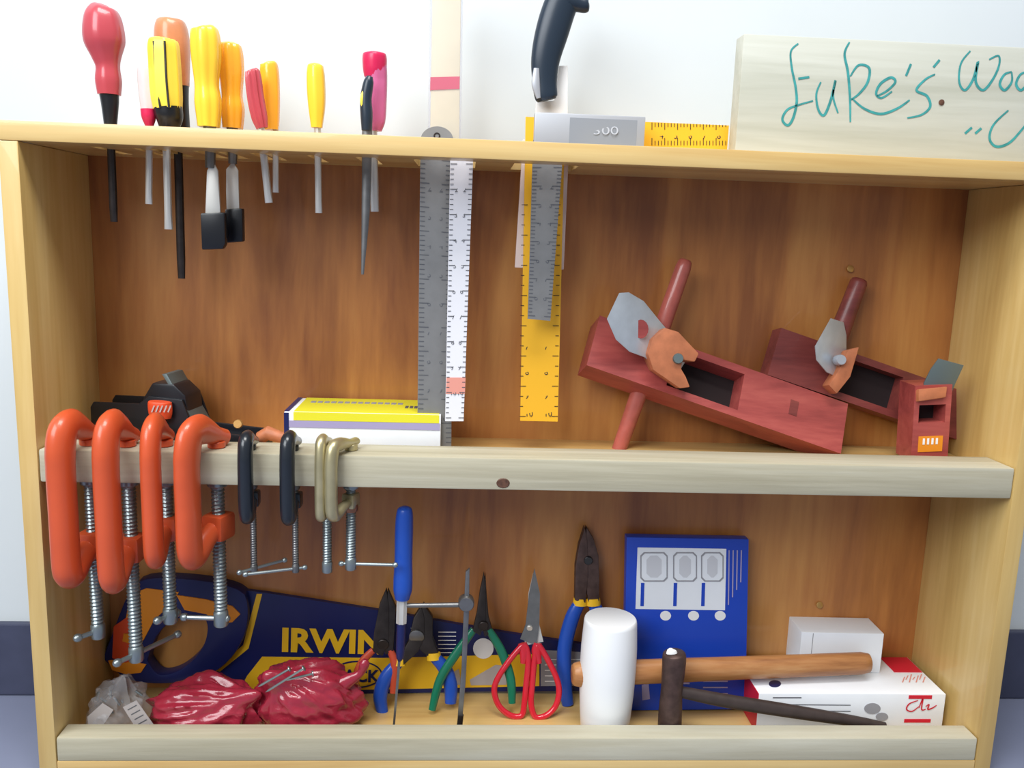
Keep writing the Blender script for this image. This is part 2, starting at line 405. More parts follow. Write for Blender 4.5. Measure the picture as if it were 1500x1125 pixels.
driver('screwdriver', 'lone small yellow screwdriver standing midway along the row', 'screwdriver', 464, .06,
       [(462, 93, 6), (462, 97, 11), (463, 125, 13), (464, 155, 12), (464, 187, 8)], M_yel, ((465, 185, 4.8), (467, 312, 5)), M_steel, flutes(6, .1))
def pinkcap(t):
    b = MB(); tubeP(b, [(549, 77, 11), (549, 80, 16.4), (549, 100, 16.8), (549, 113, 15)], .075, n=20, flute=flutes(6, .08)); b.build('handle_cap', M_crim, t, smooth=50)
driver('screwdriver', 'clear pink screwdriver handle with a magenta cap', 'screwdriver', 550, .075,
       [(549, 82, 13), (551, 100, 15.5), (551, 150, 15), (551, 178, 13), (551, 192, 8)], M_pink, ((546, 185, 6), (549, 310, 6)), M_steel, flutes(6, .1), extra=pinkcap)
t = thing('needle_file', 'slim blue-handled file with a long grey tapered blade beside the clear pink handle', 'file', base(537, .05, ZT1))
b = MB(); tubeP(b, [(542, 112, 4), (540, 120, 7), (536, 145, 8), (537, 170, 8.5), (537, 191, 7)], .05, n=16); b.build('handle', M_slate, t)
b = MB(); tubeP(b, [(533, 132, 2), (531, 145, 3.5), (532, 162, 2)], .047, n=8); b.build('grip_patch', M_yelstr, t)
b = MB(); tubeP(b, [(538, 180, 7), (536, 300, 6), (531, 402, 2)], .05, ratio=.4, n=8, k=3); b.build('blade', M_steel_d, t)

def chisel(label, hm, px, Y, handle, neck, blade, capbox):
    t = thing('wood_chisel', label, 'chisel', base(px, Y, ZT1), 'chisels standing in the top board')
    b = MB(); tubeP(b, handle, Y, n=32, flute=flutes(6, .14)); b.build('handle', hm, t, smooth=50)
    b = MB(); tubeP(b, neck, Y, k=3, n=10); b.build('neck', M_steel_d, t)
    b = MB(); b.prismP(blade, Y-.0015, .003); b.build('blade', M_steel, t, bev=.0007)
    b = MB(); b.prismP(capbox, Y-.005, .010); b.build('blade_cap', M_blackp, t, bev=.002)
chisel('wide chisel with a tall yellow handle and broad capped blade', M_yel, 305, .05,
       [(299, 39, 8), (300, 44, 18), (302, 80, 20), (303, 125, 16), (305, 150, 18), (306, 186, 15)], [(307, 184, 9), (308, 215, 7.5), (308, 246, 7)],
       [(303, 250), (311, 234), (319, 250), (322, 300), (324, 330), (300, 330), (301, 300)], [(293, 312), (329, 311), (330, 357), (326, 365), (295, 366)])
chisel('narrower chisel with a shorter amber handle and narrow capped blade', M_yel2, 339, .075,
       [(337, 62, 7), (337, 67, 15), (339, 100, 17), (340, 140, 14), (341, 160, 16), (341, 188, 14)], [(340, 184, 8), (341, 210, 7), (341, 240, 6)],
       [(331, 248), (341, 236), (349, 250), (350, 290), (351, 320), (332, 320), (331, 280)], [(329, 306), (355, 305), (356, 354), (331, 356)])

# ------------------------------------------------------------------ rulers, squares and the pruning saw through the top board
def marks(t, L0, L1, W0, W1, Y, mat_, n, d0, numsize, num=None, rot=0):
    "ticks and numbers printed along both edges of a ruler; L/W are the px ends of its two edges"
    b = MB()
    for i in range(n+1):
        f = i/n; a = (L0[0]+(L1[0]-L0[0])*f, L0[1]+(L1[1]-L0[1])*f); c = (W0[0]+(W1[0]-W0[0])*f, W0[1]+(W1[1]-W0[1])*f)
        for p, q in ((a, c), (c, a)):
            ln = .3 if i % 5 == 0 else .16
            seg(b, p, (p[0]+(q[0]-p[0])*ln, p[1]+(q[1]-p[1])*ln), Y, .55)
        if num and i % num == 0 and 0 < i < n:
            for q in ((a[0]*.68+c[0]*.32, a[1]*.68+c[1]*.32), (a[0]*.3+c[0]*.7, a[1]*.3+c[1]*.7)):
                o = P(q[0]-3.5, q[1]+4, Y)
                text(b, str(d0+i//num), frame(o, RT, UP), numsize)
    o = b.build('markings', mat_, t, smooth=0)
    return o
# steel rule
Y = .07
t = thing('steel_ruler', 'long grey steel ruler hanging through the top board down to the middle shelf', 'ruler', base(640, Y, ZS1))
b = MB(); arc = [(640+(24*math.cos(a)), 205-20*math.sin(a)) for a in [math.pi*i/14 for i in range(15)]]
b.prismP([(661, 663)]+arc+[(611, 663)], Y, .0014); b.build('blade', M_steelrule, t, smooth=0)
marks(t, (616, 232), (612, 655), (660, 236), (661, 655), Y-.0004, M_greyink, 60, 1, .0085, 6)
b = MB(); b.ring([P(640+5*math.cos(a), 199-5*math.sin(a), Y-.0005) for a in [i*math.pi/8 for i in range(16)]],
                 [P(640+3*math.cos(a), 199-3*math.sin(a), Y-.0005) for a in [i*math.pi/8 for i in range(16)]], (0, .0008, 0)); b.build('hanging_hole', M_dark, t)
# white enamel ruler in front of it
Y = .058
t = thing('white_ruler', 'narrow white ruler with a faded red print near its end, overlapping the steel ruler', 'ruler', base(672, Y, .38))
b = MB(); b.prismP([(660, 205), (694, 207), (679, 617), (652, 617)], Y, .0012); b.build('blade', M_whiterule, t, smooth=0)
b = MB(); b.prismP([(654, 553), (682, 553), (681, 577), (653, 577)], Y-.0003, .0003); b.build('red_print', M_pinkband, t, smooth=0)
marks(t, (660, 240), (653, 612), (692.5, 240), (679.5, 612), Y-.0005, M_greyink, 50, 1, .007, 5)
# cream rule above
Y = .088
t = thing('wooden_rule', 'cream wooden rule with a red band standing up out of the top board', 'ruler', base(652, Y, .5))
b = MB(); b.prismP([(634, -60), (676, -60), (671, 330), (628, 330)], Y, .006); b.build('stick', M_cream, t, bev=.001)
b = MB(); b.prismP([(630.5, 113), (673.5, 112), (673, 130), (630, 132)], Y-.0008, .0076); b.build('red_band', M_redband, t, smooth=0)
b = MB(); b.prismP([(630.5, -60), (679, -60), (675, 230), (626, 230)], Y-.002, .010); b.build('clear_sleeve', M_sleeve, t, smooth=0)
# yellow steel square
Y = .092
t = thing('carpenter_square', 'yellow L-shaped carpenter square with black numbers, one arm lying along the top board', 'square', base(790, Y, ZT1))
a = [P(770, 171, Y), P(1068, 182, Y)]
z0 = ZT1; x0, x1 = a[0].x, a[1].x; zt = a[0].z
xl0, xr0 = P(768, 240, Y).x, P(826, 240, Y).x; zb_ = P(790, 617, Y).z
out = [V((x0, Y, zt)), V((x1, Y, zt)), V((x1, Y, z0)), V((xr0, Y, z0)), V((P(817, 617, Y).x, Y, zb_)), V((P(762, 617, Y).x, Y, zb_))]
b = MB(); b.prism(out, [p+V((0, .002, 0)) for p in out]); b.build('blade', M_ysq, t, smooth=0)
b = MB()
for i in range(22):
    f = i/21
    for xx, s_ in ((764, 1), (821, -1)):
        px = xx+(-3 if xx < 800 else -4)*f; py = 300+310*f
        seg(b, (px, py), (px+s_*(9 if i % 3 == 0 else 5), py), Y-.0004, .5)
for i, py in enumerate((508, 545, 580, 606)):
    for px in (772, 800): text(b, str(7+i), frame(P(px-3, py+4, Y-.0004), RT, UP), .009)
for i in range(24):
    px = 955+i*4.7; seg(b, (px, 213-.0*i), (px, 206 if i % 4 else 202), Y-.0004, .5); seg(b, (px, 179.3+i*.17), (px, 186 if i % 4 else 190), Y-.0004, .5)
for i in range(5): text(b, str(4+i), frame(P(966+i*21, 203, Y-.0004), RT, UP), .009)
b.build('markings', M_ink, t, smooth=0)
# try square
Y = .068
t = thing('try_square', 'silver try square with its thick stock on the top board and steel blade hanging below', 'square', base(860, Y, ZT1))
tl, tr = P(784, 164, Y-.007), P(946, 170, Y-.007)
MB().box(((tl.x+tr.x)/2, Y, (ZT1+tl.z)/2), (tr.x-tl.x, .014, tl.z-ZT1), bev=.0012).build('stock', M_alu, t)
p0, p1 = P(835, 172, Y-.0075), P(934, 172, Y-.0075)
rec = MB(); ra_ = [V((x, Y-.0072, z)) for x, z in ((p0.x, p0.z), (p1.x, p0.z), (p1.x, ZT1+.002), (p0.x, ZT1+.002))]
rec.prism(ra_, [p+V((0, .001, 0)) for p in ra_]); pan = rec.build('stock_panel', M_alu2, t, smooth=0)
b = MB(); text(b, '300', frame(P(868, 197, Y-.0077), RT, UP), .012, squash=1.5); b.build('stamped_number', M_alu, t, smooth=0)
b = MB(); b.prismP([(781, 205), (826, 207), (806, 470), (773, 467)], Y-.001, .002); b.build('blade', M_steelrule, t, smooth=0)
marks(t, (780, 245), (774, 462), (824, 245), (807, 464), Y-.0014, M_greyink, 40, 1, .008, 5)
# pruning saw in its sheath
Y = .104
t = thing('pruning_saw', 'black curved-handled pruning saw in a pale sheath hanging behind the yellow square', 'saw', base(798, Y, ZT1))
b = MB(); tubeP(b, [(846, -34, 16), (834, -16, 22), (822, 6, 23), (809, 46, 23), (799, 88, 20), (798, 122, 17), (800, 142, 16), (801, 147, 13)], Y-.012, ratio=.55, n=18)
h = b.build('handle', M_slate, t, smooth=60)
b = MB(); tubeP(b, [(832, 2, 14), (848, 6, 11), (860, 9, 9), (863, 9, 4)], Y-.012, ratio=.9, n=14); b.build('pommel_hook', M_slate, t, smooth=60)
b = MB(); tubeP(b, [(786, 100, 4), (785, 124, 6), (789, 144, 3)], Y-.018, ratio=.6, n=10); b.build('clip', M_alu, t)
b = MB(); b.prismP([(783, 205), (832, 205), (832, 96), (819, 96), (812, 147), (785, 149)], Y, .004); b.build('sheath_throat', M_white, t, bev=.001)
b = MB(); b.prismP([(766, 204), (834, 206), (826, 395), (754, 392)], Y, .005); b.build('sheath', M_sheath, t, bev=.001)

# ------------------------------------------------------------------ sign board
t = thing('sign_board', 'pale wooden board with teal handwriting standing on the top board', 'sign', base(1300, .065, ZT1))
tl = P(1090, 49, .055)
MB().box(((tl.x+1.03)/2, .0675, (ZT1+tl.z)/2), (1.03-tl.x, .025, tl.z-ZT1-.0005), bev=.001).build('board', M_sign, t)
b = MB(); g = lambda *q: [(1050+.3*x, .3*y) for x, y in q]; YS = .0546
for st in (g((398, 212), (362, 250), (366, 330), (384, 420), (390, 500), (372, 578), (346, 612), (320, 582), (345, 535), (400, 512), (470, 492)),
           g((398, 384), (452, 376)), g((508, 400), (486, 460), (496, 535), (524, 562), (556, 490), (580, 392), (568, 470), (592, 552)),
           g((648, 205), (624, 262), (640, 350), (650, 470), (652, 596)), g((652, 372), (692, 318), (744, 332), (736, 402), (694, 458), (655, 486)),
           g((660, 480), (720, 530), (800, 556), (880, 530), (942, 488)), g((780, 470), (832, 442), (872, 400), (850, 378), (800, 408), (778, 456), (804, 478), (856, 446)),
           g((948, 312), (924, 370)), g((1066, 362), (1018, 388), (975, 440), (1026, 468), (1042, 520), (1000, 560), (930, 576)), g((1088, 292), (1058, 328)),
           g((1238, 248), (1192, 310), (1184, 400), (1212, 440), (1252, 386), (1276, 300), (1264, 396), (1300, 440), (1346, 390), (1378, 320), (1376, 272), (1330, 290)),
           g((1440, 350), (1404, 364), (1382, 410), (1406, 440), (1440, 400), (1440, 352)), g((1516, 350), (1482, 364), (1462, 410), (1486, 440), (1520, 400), (1516, 352)),
           g((1212, 652), (1246, 622)), g((1262, 652), (1292, 626)), g((1424, 538), (1352, 608), (1332, 676), (1366, 716), (1430, 696), (1492, 630), (1530, 580))):
    stroke(b, st, YS, 1.9)
b.build('handwriting', M_teal, t, smooth=0)
b = MB(); c = P(1379, 150, .0548); b.disc(c, (0, -1, 0), .003, .0006); b.build('knot', M_knot, t)

# ------------------------------------------------------------------ clamps gripping the middle rail
def clamp(label, cat_group, spine, screw, Ysp, Ysc, pytop, pybot, pyend, bar, hu, hv, fm, sm, rs, pitch, bossr, name='c_clamp', collar=None, barr=.0026):
    S = P(screw[0], screw[1], Ysc); S2 = P(screw[2], screw[3], Ysc); Q = P(spine, 720, Ysp)
    uv = V((Q.x-P(screw[0], 720, Ysc).x, Q.y-Ysc, 0)); T = uv.length; u = uv/T; v = u.cross(V((0, 0, 1)))
    sx = P(screw[0], 720, Ysc).x
    ztop = P(spine+12, pytop, (Ysp+Ysc)/2).z; zbot = P(spine, pybot, Ysp).z
    o = thing(name, label, 'clamp', (sx, Ysc, ZR1), cat_group)
    pt = lambda t_, z: V((sx, Ysc, 0))+u*(t_*T)+V((0, 0, z))
    tw = .5*(S2.x-S.x)
    zj = ZR1+.006; zb = zbot+hu
    h = ztop-hu*1.0-zj
    ctl = [(-.26, zj+.002), (.06, zj+h*.42), (.38, zj+h*.78), (.66, zj+h*.95), (.9, zj+h*.62), (1.0, zj-.014), (1.0, (zj+zb)/2), (1.0, zb+.018), (.95, zb+.004), (.78, zb), (.45, zb+hu*.7), (.1, zb+hu*1.2), (-.12, zb+hu*1.25)]
    q = cat([(a_, b_) for a_, b_ in ctl], 5); nt_ = 5*5
    path = [pt(a_, b_) for a_, b_ in q]
    # the arms taper from the broad spine towards jaw and screw
    tp = lambda i, a_: (.6+.46*min(1, max(0, a_/.55))) if i < nt_ else (.62+.38*min(1, max(0, a_)))
    ra = [hu*tp(i, a_) for i, (a_, _) in enumerate(q)]; rb = [hv*(.78+.22*min(1, max(0, a_))) for a_, _ in q]
    fb = MB(); fb.sweep(path, ra, rb, b=v, n=18)
    fb.build('frame', fm, o, smooth=60)
    c = pt(0, zb+hu*1.25)
    MB().box((0, 0, 0), (bossr*2, bossr*1.9, bossr*2.1), Matrix.Translation(c) @ Matrix.Rotation(math.atan2(u.y, u.x), 4, 'Z'), bev=bossr*.35).build('boss', fm, o)
    MB().disc((sx, Ysc, ZR1+.0002), (0, 0, 1), rs*1.25, .007).build('jaw_pad', fm, o)
    zend = P(screw[2], pyend, Ysc).z; top = V((sx, Ysc, ZR0-.0075)); end = V((sx, Ysc, zend))
    hb = MB(); helix(hb, top, end+V((0, 0, rs*2.2)), rs, pitch); sc = hb.build('screw', sm, o, smooth=40)
    MB().disc((sx, Ysc, zend), (0, 0, 1), rs*1.05, rs*2.3, bev=.1).build('screw_head', sm, sc)
    MB().disc((sx, Ysc, ZR0-.0076), (0, 0, 1), rs*1.45, .0074, bev=.2).build('swivel_pad', sm, o)
    if collar: MB().disc((sx, Ysc, zb+hu*1.25-bossr*1.6), (0, 0, 1), rs*1.35, .009).build('collar', collar, o)
    if bar:
        zc_ = zend+rs*1.1; A = PZ(bar[0], bar[1], zc_); B = PZ(bar[2], bar[3], zc_); C_ = V((sx, Ysc, zc_))
        # the bar slides through the screw head: keep its direction, pass it through the screw
        d = (B-A); d.z = 0; L = d.length; d.normalize(); ta = (A-C_).dot(d)
        A = C_+d*ta; B = A+d*L
        bb = MB(); bb.sweep([A, B], barr, n=10)
        for e in (A, B): bb.sweep([e-d*barr*1.6, e-d*barr, e, e+d*barr, e+d*barr*1.6], [barr*.8, barr*1.5, barr*1.75, barr*1.5, barr*.7], n=10)
        bb.build('sliding_bar', M_zinc, o)
    return o
G = 'orange clamps on the middle rail'
clamp('orange C-clamp closest to the yellow side panel', G, 91, (133, 720, 146, 930), -.022, .022, 597, 866, 934, (118, 937, 150, 926), .0150, .0125, M_orange, M_zinc, .0068, .0040, .013)
clamp('second orange C-clamp, whose long bar handle points out toward the front', G, 157, (189, 720, 192, 945), -.026, .020, 597, 874, 968, (137, 957, 226, 917), .0150, .0115, M_orange, M_zinc, .0072, .0040, .013)
clamp('narrow-looking orange C-clamp turned edge-on, third from the side panel', G, 222, (243, 720, 250, 900), -.024, .024, 602, 838, 912, (224, 906, 252, 895), .0130, .0095, M_orange, M_zinc, .0072, .0040, .012)
clamp('orange C-clamp beside the small black clamps, showing its lower arm', G, 275, (319, 720, 318, 900), -.022, .022, 605, 839, 916, (270, 904, 331, 906), .0150, .0105, M_orange, M_zinc, .0072, .0040, .013)
G = 'small black clamps on the middle rail'
clamp('small black C-clamp beside the orange clamps', G, 360, (370, 720, 364, 830), -.016, .016, 629, 771, 838, (350, 838, 416, 820), .0085, .0075, M_black, M_steel_d, .0036, .0026, .0075, barr=.0017)
clamp('small black C-clamp beside the brassy clamps', G, 421, (432, 720, 429, 832), -.016, .016, 629, 773, 838, (358, 836, 444, 826), .0085, .0075, M_black, M_steel_d, .0036, .0026, .0075, barr=.0017)
G = 'brassy clamps on the middle rail'
clamp('thin brassy C-clamp half hidden between the black clamp and its brassy twin', G, 469, (479, 720, 478, 830), -.010, .022, 634, 768, 838, None, .0055, .0055, M_brass, M_zinc, .0052, .0030, .0068)
clamp('brassy C-clamp with a copper collar, nearest the steel ruler', G, 485, (514, 720, 516, 830), -.012, .022, 640, 768, 834, (499, 828, 578, 830), .0065, .0065, M_brass, M_zinc, .0056, .0030, .0075, collar=M_copper, barr=.0018)

# ------------------------------------------------------------------ middle shelf
# black iron bench plane
t = thing('bench_plane', 'black iron bench plane lying behind the orange clamps', 'hand plane', base(270, .11, ZS1))
A_, B_ = V((P(150, 600, .118).x, .118, ZS1)), V((P(388, 620, .085).x, .085, ZS1)); ex = (B_-A_).normalized(); L = (B_-A_).length
Mx = frame(A_, ex, (0, 0, 1)); Mx = Matrix(((ex.x, -ex.y, 0, A_.x), (ex.y, ex.x, 0, A_.y), (0, 0, 1, A_.z), (0, 0, 0, 1)))
def prof(pts, y0, y1, M): return [M @ V((x, y0, z)) for x, z in pts], [M @ V((x, y1, z)) for x, z in pts]
side = [(0, .001), (L, .001), (L, .016), (L*.62, .020), (L*.56, .052), (L*.36, .054), (L*.3, .045), (L*.02, .044), (0, .038)]
b = MB(); b.prism(*prof(side, -.022, -.019, Mx)); b.prism(*prof(side, .019, .022, Mx))
b.box((L/2, 0, .003), (L, .042, .006), Mx); b.build('body', M_blackp, t, bev=.001)
b = MB(); b.prism(*prof([(L*.34, .006), (L*.6, .006), (L*.57, .056), (L*.5, .068), (L*.37, .068), (L*.31, .05)], -.018, .018, Mx)); b.build('frog', M_blackp, t, bev=.003)
b = MB(); b.prism(*prof([(L*.66, .008), (L*.675, .008), (L*.46, .078), (L*.43, .078)], -.017, .017, Mx)); b.build('blade', M_irond, t, bev=.0005)
b = MB(); tubeP(b, [(234, 588, 15), (234, 590, 17), (235, 604, 17), (235, 612, 15)], .075, n=16, ratio=.6, k=3); b.build('front_knob', M_ored, t)
b = MB()
for i in range(5): seg(b, (222+i*6, 604), (226+i*6, 594), .0665, 1.0)
b.build('knob_print', M_kraft, t, smooth=0)
c = P(350, 621, .072); MB().disc(c, (0, -1, .2), .0048, .006).build('brass_screw', M_lamp, t)
b = MB(); b.sweep([Mx @ V((L*.97, 0, .010)), Mx @ V((L*1.02, 0, .016)), Mx @ V((L*1.1, 0, .012)), Mx @ V((L*1.16, 0, .014))], [.007, .008, .0065, .004], n=12); b.build('rear_handle', M_wedge, t)

# yellow and white flat box
t = thing('flat_box', 'flat carton with a yellow top and lavender-white front lying beside the steel ruler', 'box', base(520, .1, ZS1))
f0, f1 = P(416, 603, .064), P(646, 610, .064); zt = f0.z; bk = .142
MB().box(((f0.x+f1.x)/2, (.064+bk)/2, (ZS1+zt)/2), (f1.x-f0.x, bk-.064, zt-ZS1), bev=.001).build('carton', M_paper, t)
cx = (f0.x+f1.x)/2; wd = f1.x-f0.x
MB().box((cx+.004, (.066+bk)/2, zt+.0003), (wd-.012, bk-.066, .0006)).build('yellow_panel', M_lemon, t, smooth=0)
MB().box((cx+.004, .0637, zt-.0045), (wd-.012, .0006, .009)).build('yellow_panel', M_lemon, t, smooth=0)
MB().box((cx+.002, .0637, zt-.013), (wd-.006, .0006, .0075)).build('lavender_panel', M_lav, t, smooth=0)
MB().box((f0.x+.0025, .0635, (ZS1+zt)/2+.004), (.005, .001, zt-ZS1-.010)).build('end_stripe', M_navy, t, smooth=0)
MB().box((f0.x+.0025, (.066+bk)/2, zt+.0003), (.005, bk-.066, .0007)).build('end_stripe', M_navy, t, smooth=0)
b = MB()
for i in range(14): b.box((f0.x+.022+i*.0075, .118, zt+.0007), (.0055, .010, .0003))
b.build('faded_lettering', M_grey, t, smooth=0)
b = MB()
for i in range(7): b.box((f0.x+.128+i*.005, .1, zt+.0007), (.0036, .013, .0003))
for i in range(10): b.box((f0.x+.105+i*.0055, .0634, ZS1+.007), (.004, .0004, .005))
b.build('dark_lettering', M_greyink, t, smooth=0)

# wooden planes
def wooden_plane(label, TL, BL, TR, BR, Yt, Yb, H, bodym, rod, rodr, iron, slot, wedge, screw, cav, rods, marksp=None, label_plate=None, rodm=None, ironm=None):
    tl, bl, tr, br = P(*TL, Yt), P(*BL, Yb), P(*TR, Yt), P(*BR, Yb)
    ex = ((tr-tl)+(br-bl)).normalized(); ey = ((tl-bl)+(tr-br)); ey = (ey-ex*ey.dot(ex)).normalized(); ez = ex.cross(ey).normalized()
    L = ((tr-tl).length+(br-bl).length)/2; W = ((tl-bl)-ex*(tl-bl).dot(ex)).length
    O = (bl+tl)/2; O = O-ex*0
    M = Matrix(((ex.x, ey.x, ez.x, O.x), (ex.y, ey.y, ez.y, O.y), (ex.z, ey.z, ez.z, O.z), (0, 0, 0, 1)))
    t = thing('wooden_plane', label, 'hand plane', tuple(M @ V((L*.5, 0, -H))), 'wooden planes on the middle shelf')
    c0, c1 = L*cav[0], L*cav[1]; cw = W*.36
    b = MB()
    # stock with an open throat: two solid ends, two cheeks, a floor
    b.box((c0/2, 0, -H/2), (c0, W, H), M); b.box(((L+c1)/2, 0, -H/2), (L-c1, W, H), M)
    for sgn in (-1, 1): b.box(((c0+c1)/2, sgn*(W/2+cw)/2, -H/2), (c1-c0, W/2-cw, H), M)
    body = b.build('body', bodym, t, smooth=0)
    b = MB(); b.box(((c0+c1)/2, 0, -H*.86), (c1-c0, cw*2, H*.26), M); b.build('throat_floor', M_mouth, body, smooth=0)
    # the iron rises out of the throat, leaning back over the heel
    quad = lambda pts, dd: (lambda f: (f, [p+V(dd) for p in f]))([P(*q_) for q_ in pts])
    b = MB(); b.prism(*quad(iron, (.0006, .0028, -.0008))); ir = b.build('iron', ironm or M_iron, t, bev=.0004)
    if slot:
        b = MB(); cx_, cy_, r_, fy = slot
        b.prism(*quad([(cx_+r_*math.cos(a), cy_+r_*1.25*math.sin(a), fy-.0006) for a in [i_*math.pi/8 for i_ in range(16)]], (0, .0008, 0))); b.build('slot', bodym, ir, smooth=0)
    b = MB(); b.prism(*quad([(x, y, wedge[1]) for x, y in wedge[0]], (0, wedge[2], -.006))); b.build('wedge', M_wedge, t, bev=.0015)
    if screw: MB().disc(P(screw[0], screw[1], screw[3]), (0, 1, -.2), screw[2]*mpp(screw[3]), .012).build('iron_screw', screw[4], t)
    if rod:
        r0, r1, yr0, yr1 = P(rod[0], rod[1], rods[0]), P(rod[2], rod[3], rods[1]), 0, 0
        q = [r0+(r1-r0)*f for f in (0, .01, .04, .3, .5, .7, .96, .99, 1)]; rr = [rodr*x for x in (.55, .8, .95, 1.0, 1.1, 1.02, .9, .8, .55)]
        b = MB(); b.sweep(q, rr, n=14); b.build('cross_handle', rodm or M_rod, t, smooth=60)
    if marksp:
        b = MB(); b.box((L*marksp[0], W*marksp[1], .0003), (.010, .018, .0004), M); b.build('stamp', M_dkwood, t, smooth=0)
    if label_plate:
        b = MB(); b.box((L*label_plate[0], 0, .0003), (.018, .028, .0005), M); lp = b.build('orange_sticker', M_oprint, t, smooth=0)
        b = MB()
        for i in range(4): b.box((L*label_plate[0]-.003, -.008+i*.005, .0008), (.007, .0024, .0003), M)
        b.build('sticker_print', M_white, lp, smooth=0)
    return t
iy = lambda pts, x0, y0, k_: [(x, y, y0+(x-x0)*k_) for x, y in pts]
wooden_plane('long red wooden plane propped at a slant, cross handle reaching down to the rail', (887, 465), (851, 532), (1245, 593), (1229, 663), .112, .082, .036,
             M_redwood, (1005, 380, 902, 672), .0095,
             iy([(907, 429), (889, 467), (902, 497), (922, 515), (944, 523), (985, 560), (1010, 520), (968, 472), (943, 441), (921, 428)], 888, .058, .00042),
             (939, 482, 11, .078), ([(949, 518), (956, 496), (974, 480), (994, 486), (1024, 518), (1018, 530), (1000, 527), (998, 540), (1005, 552), (1011, 567), (996, 569), (957, 542)], .070, .034),
             (994, 525, 8, .067, M_irond), (.30, .58), (.114, .112), marksp=(.79, .05))
wooden_plane('darker wooden plane with an upright iron, resting behind the long red plane', (1147, 481), (1122, 548), (1425, 578), (1408, 646), .125, .112, .024,
             M_dkwood, (1260, 408, 1200, 565), .0105,
             iy([(1217, 466), (1194, 507), (1196, 527), (1211, 545), (1226, 552), (1240, 518), (1240, 491), (1236, 472)], 1194, .090, .0006),
             None, ([(1228, 545), (1244, 512), (1259, 508), (1246, 552), (1226, 577), (1214, 564)], .096, .026), (1233, 527, 8, .090, M_alu), (.34, .64), (.131, .128), rodm=M_dkwood)
wooden_plane('small wooden plane with an orange sticker, tipped on end against the darker plane', (1395, 566), (1341, 562), (1388, 676), (1334, 672), .068, .068, .034,
             M_redwood, None, 0, iy([(1375, 525), (1412, 535), (1400, 561), (1392, 580), (1352, 578), (1354, 560), (1364, 540)], 1375, .070, 0),
             None, ([(1346, 570), (1388, 566), (1386, 582), (1346, 588)], .062, .02), None, (.26, .5), None, ironm=M_irond, label_plate=(.78,))

# ------------------------------------------------------------------ bottom shelf
# panel saw in a printed sleeve
YL = lean(1015, .137, 860, .1425)
t = thing('hand_saw', 'hand saw in a navy and yellow printed sleeve leaning along the back panel', 'saw', base(500, .12, ZB1))
def loop(pts, n=36):
    q = cat(list(pts)+[pts[0]], 8)[:-1]; 
    d = [0]
    for i in range(len(q)): a_, b_ = q[i], q[(i+1) % len(q)]; d.append(d[-1]+math.hypot(b_[0]-a_[0], b_[1]-a_[1]))
    out = []
    for k_ in range(n):
        s_ = d[-1]*k_/n
        for i in range(len(q)):
            if d[i+1] >= s_:
                f = (s_-d[i])/(d[i+1]-d[i] or 1); a_, b_ = q[i], q[(i+1) % len(q)]; out.append((a_[0]+(b_[0]-a_[0])*f, a_[1]+(b_[1]-a_[1])*f)); break
    return out
outer = loop([(150, 965), (165, 925), (188, 870), (215, 848), (290, 850), (345, 862), (362, 880), (360, 925), (338, 965), (300, 992), (240, 1002), (185, 995)], 48)
inner = loop([(216, 968), (228, 935), (250, 912), (285, 902), (302, 912), (300, 940), (284, 965), (258, 984), (232, 988)], 48)
def align(o_, i_):
    best = min(range(len(i_)), key=lambda s: sum((o_[k_][0]-i_[(k_+s) % len(i_)][0])**2+(o_[k_][1]-i_[(k_+s) % len(i_)][1])**2 for k_ in range(len(o_))))
    return [i_[(k_+best) % len(i_)] for k_ in range(len(o_))]
inner = align(outer, inner)
off = -.011
b = MB(); b.ring([P(x, y, YL(y)+off) for x, y in outer], [P(x, y, YL(y)+off) for x, y in inner], (0, .020, 0)); hd = b.build('handle', M_navy, t, bev=.003)
for nm, pg, mm in (('grip_pad', [(190, 872), (214, 862), (262, 868), (248, 888), (226, 908), (210, 938), (196, 946), (178, 940)], M_oprint),
                   ('grip_pad', [(258, 872), (300, 878), (340, 888), (352, 900), (340, 912), (318, 913), (302, 900), (270, 894)], M_oprint),
                   ('grip_pad', [(158, 968), (180, 966), (214, 974), (206, 986), (184, 988), (164, 982)], M_oprint),
                   ('thumb_pad', [(166, 918), (186, 904), (204, 908), (208, 940), (204, 966), (184, 972), (164, 964)], M_ored)):
    b = MB(); b.prismP(pg, lambda y: YL(y)+off-.0015, .003); b.build(nm, mm, hd, bev=.0008)
sl = [(300, 858), (386, 868), (560, 895), (740, 927), (910, 952), (905, 1012), (700, 1013), (540, 1016), (400, 1018), (320, 1000)]
b = MB(); b.prismP(sl, YL, .006); slv = b.build('sleeve', M_navy, t, smooth=0)
def plate(nm, pg, mm, k_=1, par=slv):
    b = MB(); b.prismP(pg, lambda y: YL(y)-.0004*k_, .0004); return b.build(nm, mm, par, smooth=0)
plate('yellow_line', [(376, 870), (384, 870), (364, 950), (322, 984), (314, 982), (356, 945)], M_yprint)
plate('yellow_band', [(362, 990), (384, 962), (560, 964), (790, 958), (790, 1005), (560, 1010), (350, 1012)], M_yprint)
plate('info_panel', [(792, 952), (900, 958), (896, 1004), (792, 1005)], M_grey)
plate('photo_panel', [(688, 996), (726, 974), (742, 976), (742, 1003), (690, 1004)], M_kraft, 2)
plate('photo_panel', [(640, 1000), (672, 980), (676, 1003), (642, 1004)], M_kraft, 2)
circ = lambda cx_, cy_, rx_, ry_, n=24: [(cx_+rx_*math.cos(2*math.pi*i/n), cy_+ry_*math.sin(2*math.pi*i/n)) for i in range(n)]
plate('round_badge', circ(708, 950, 15, 15), M_white, 2)
b = MB(); Yo = lambda y: YL(y)-.0012
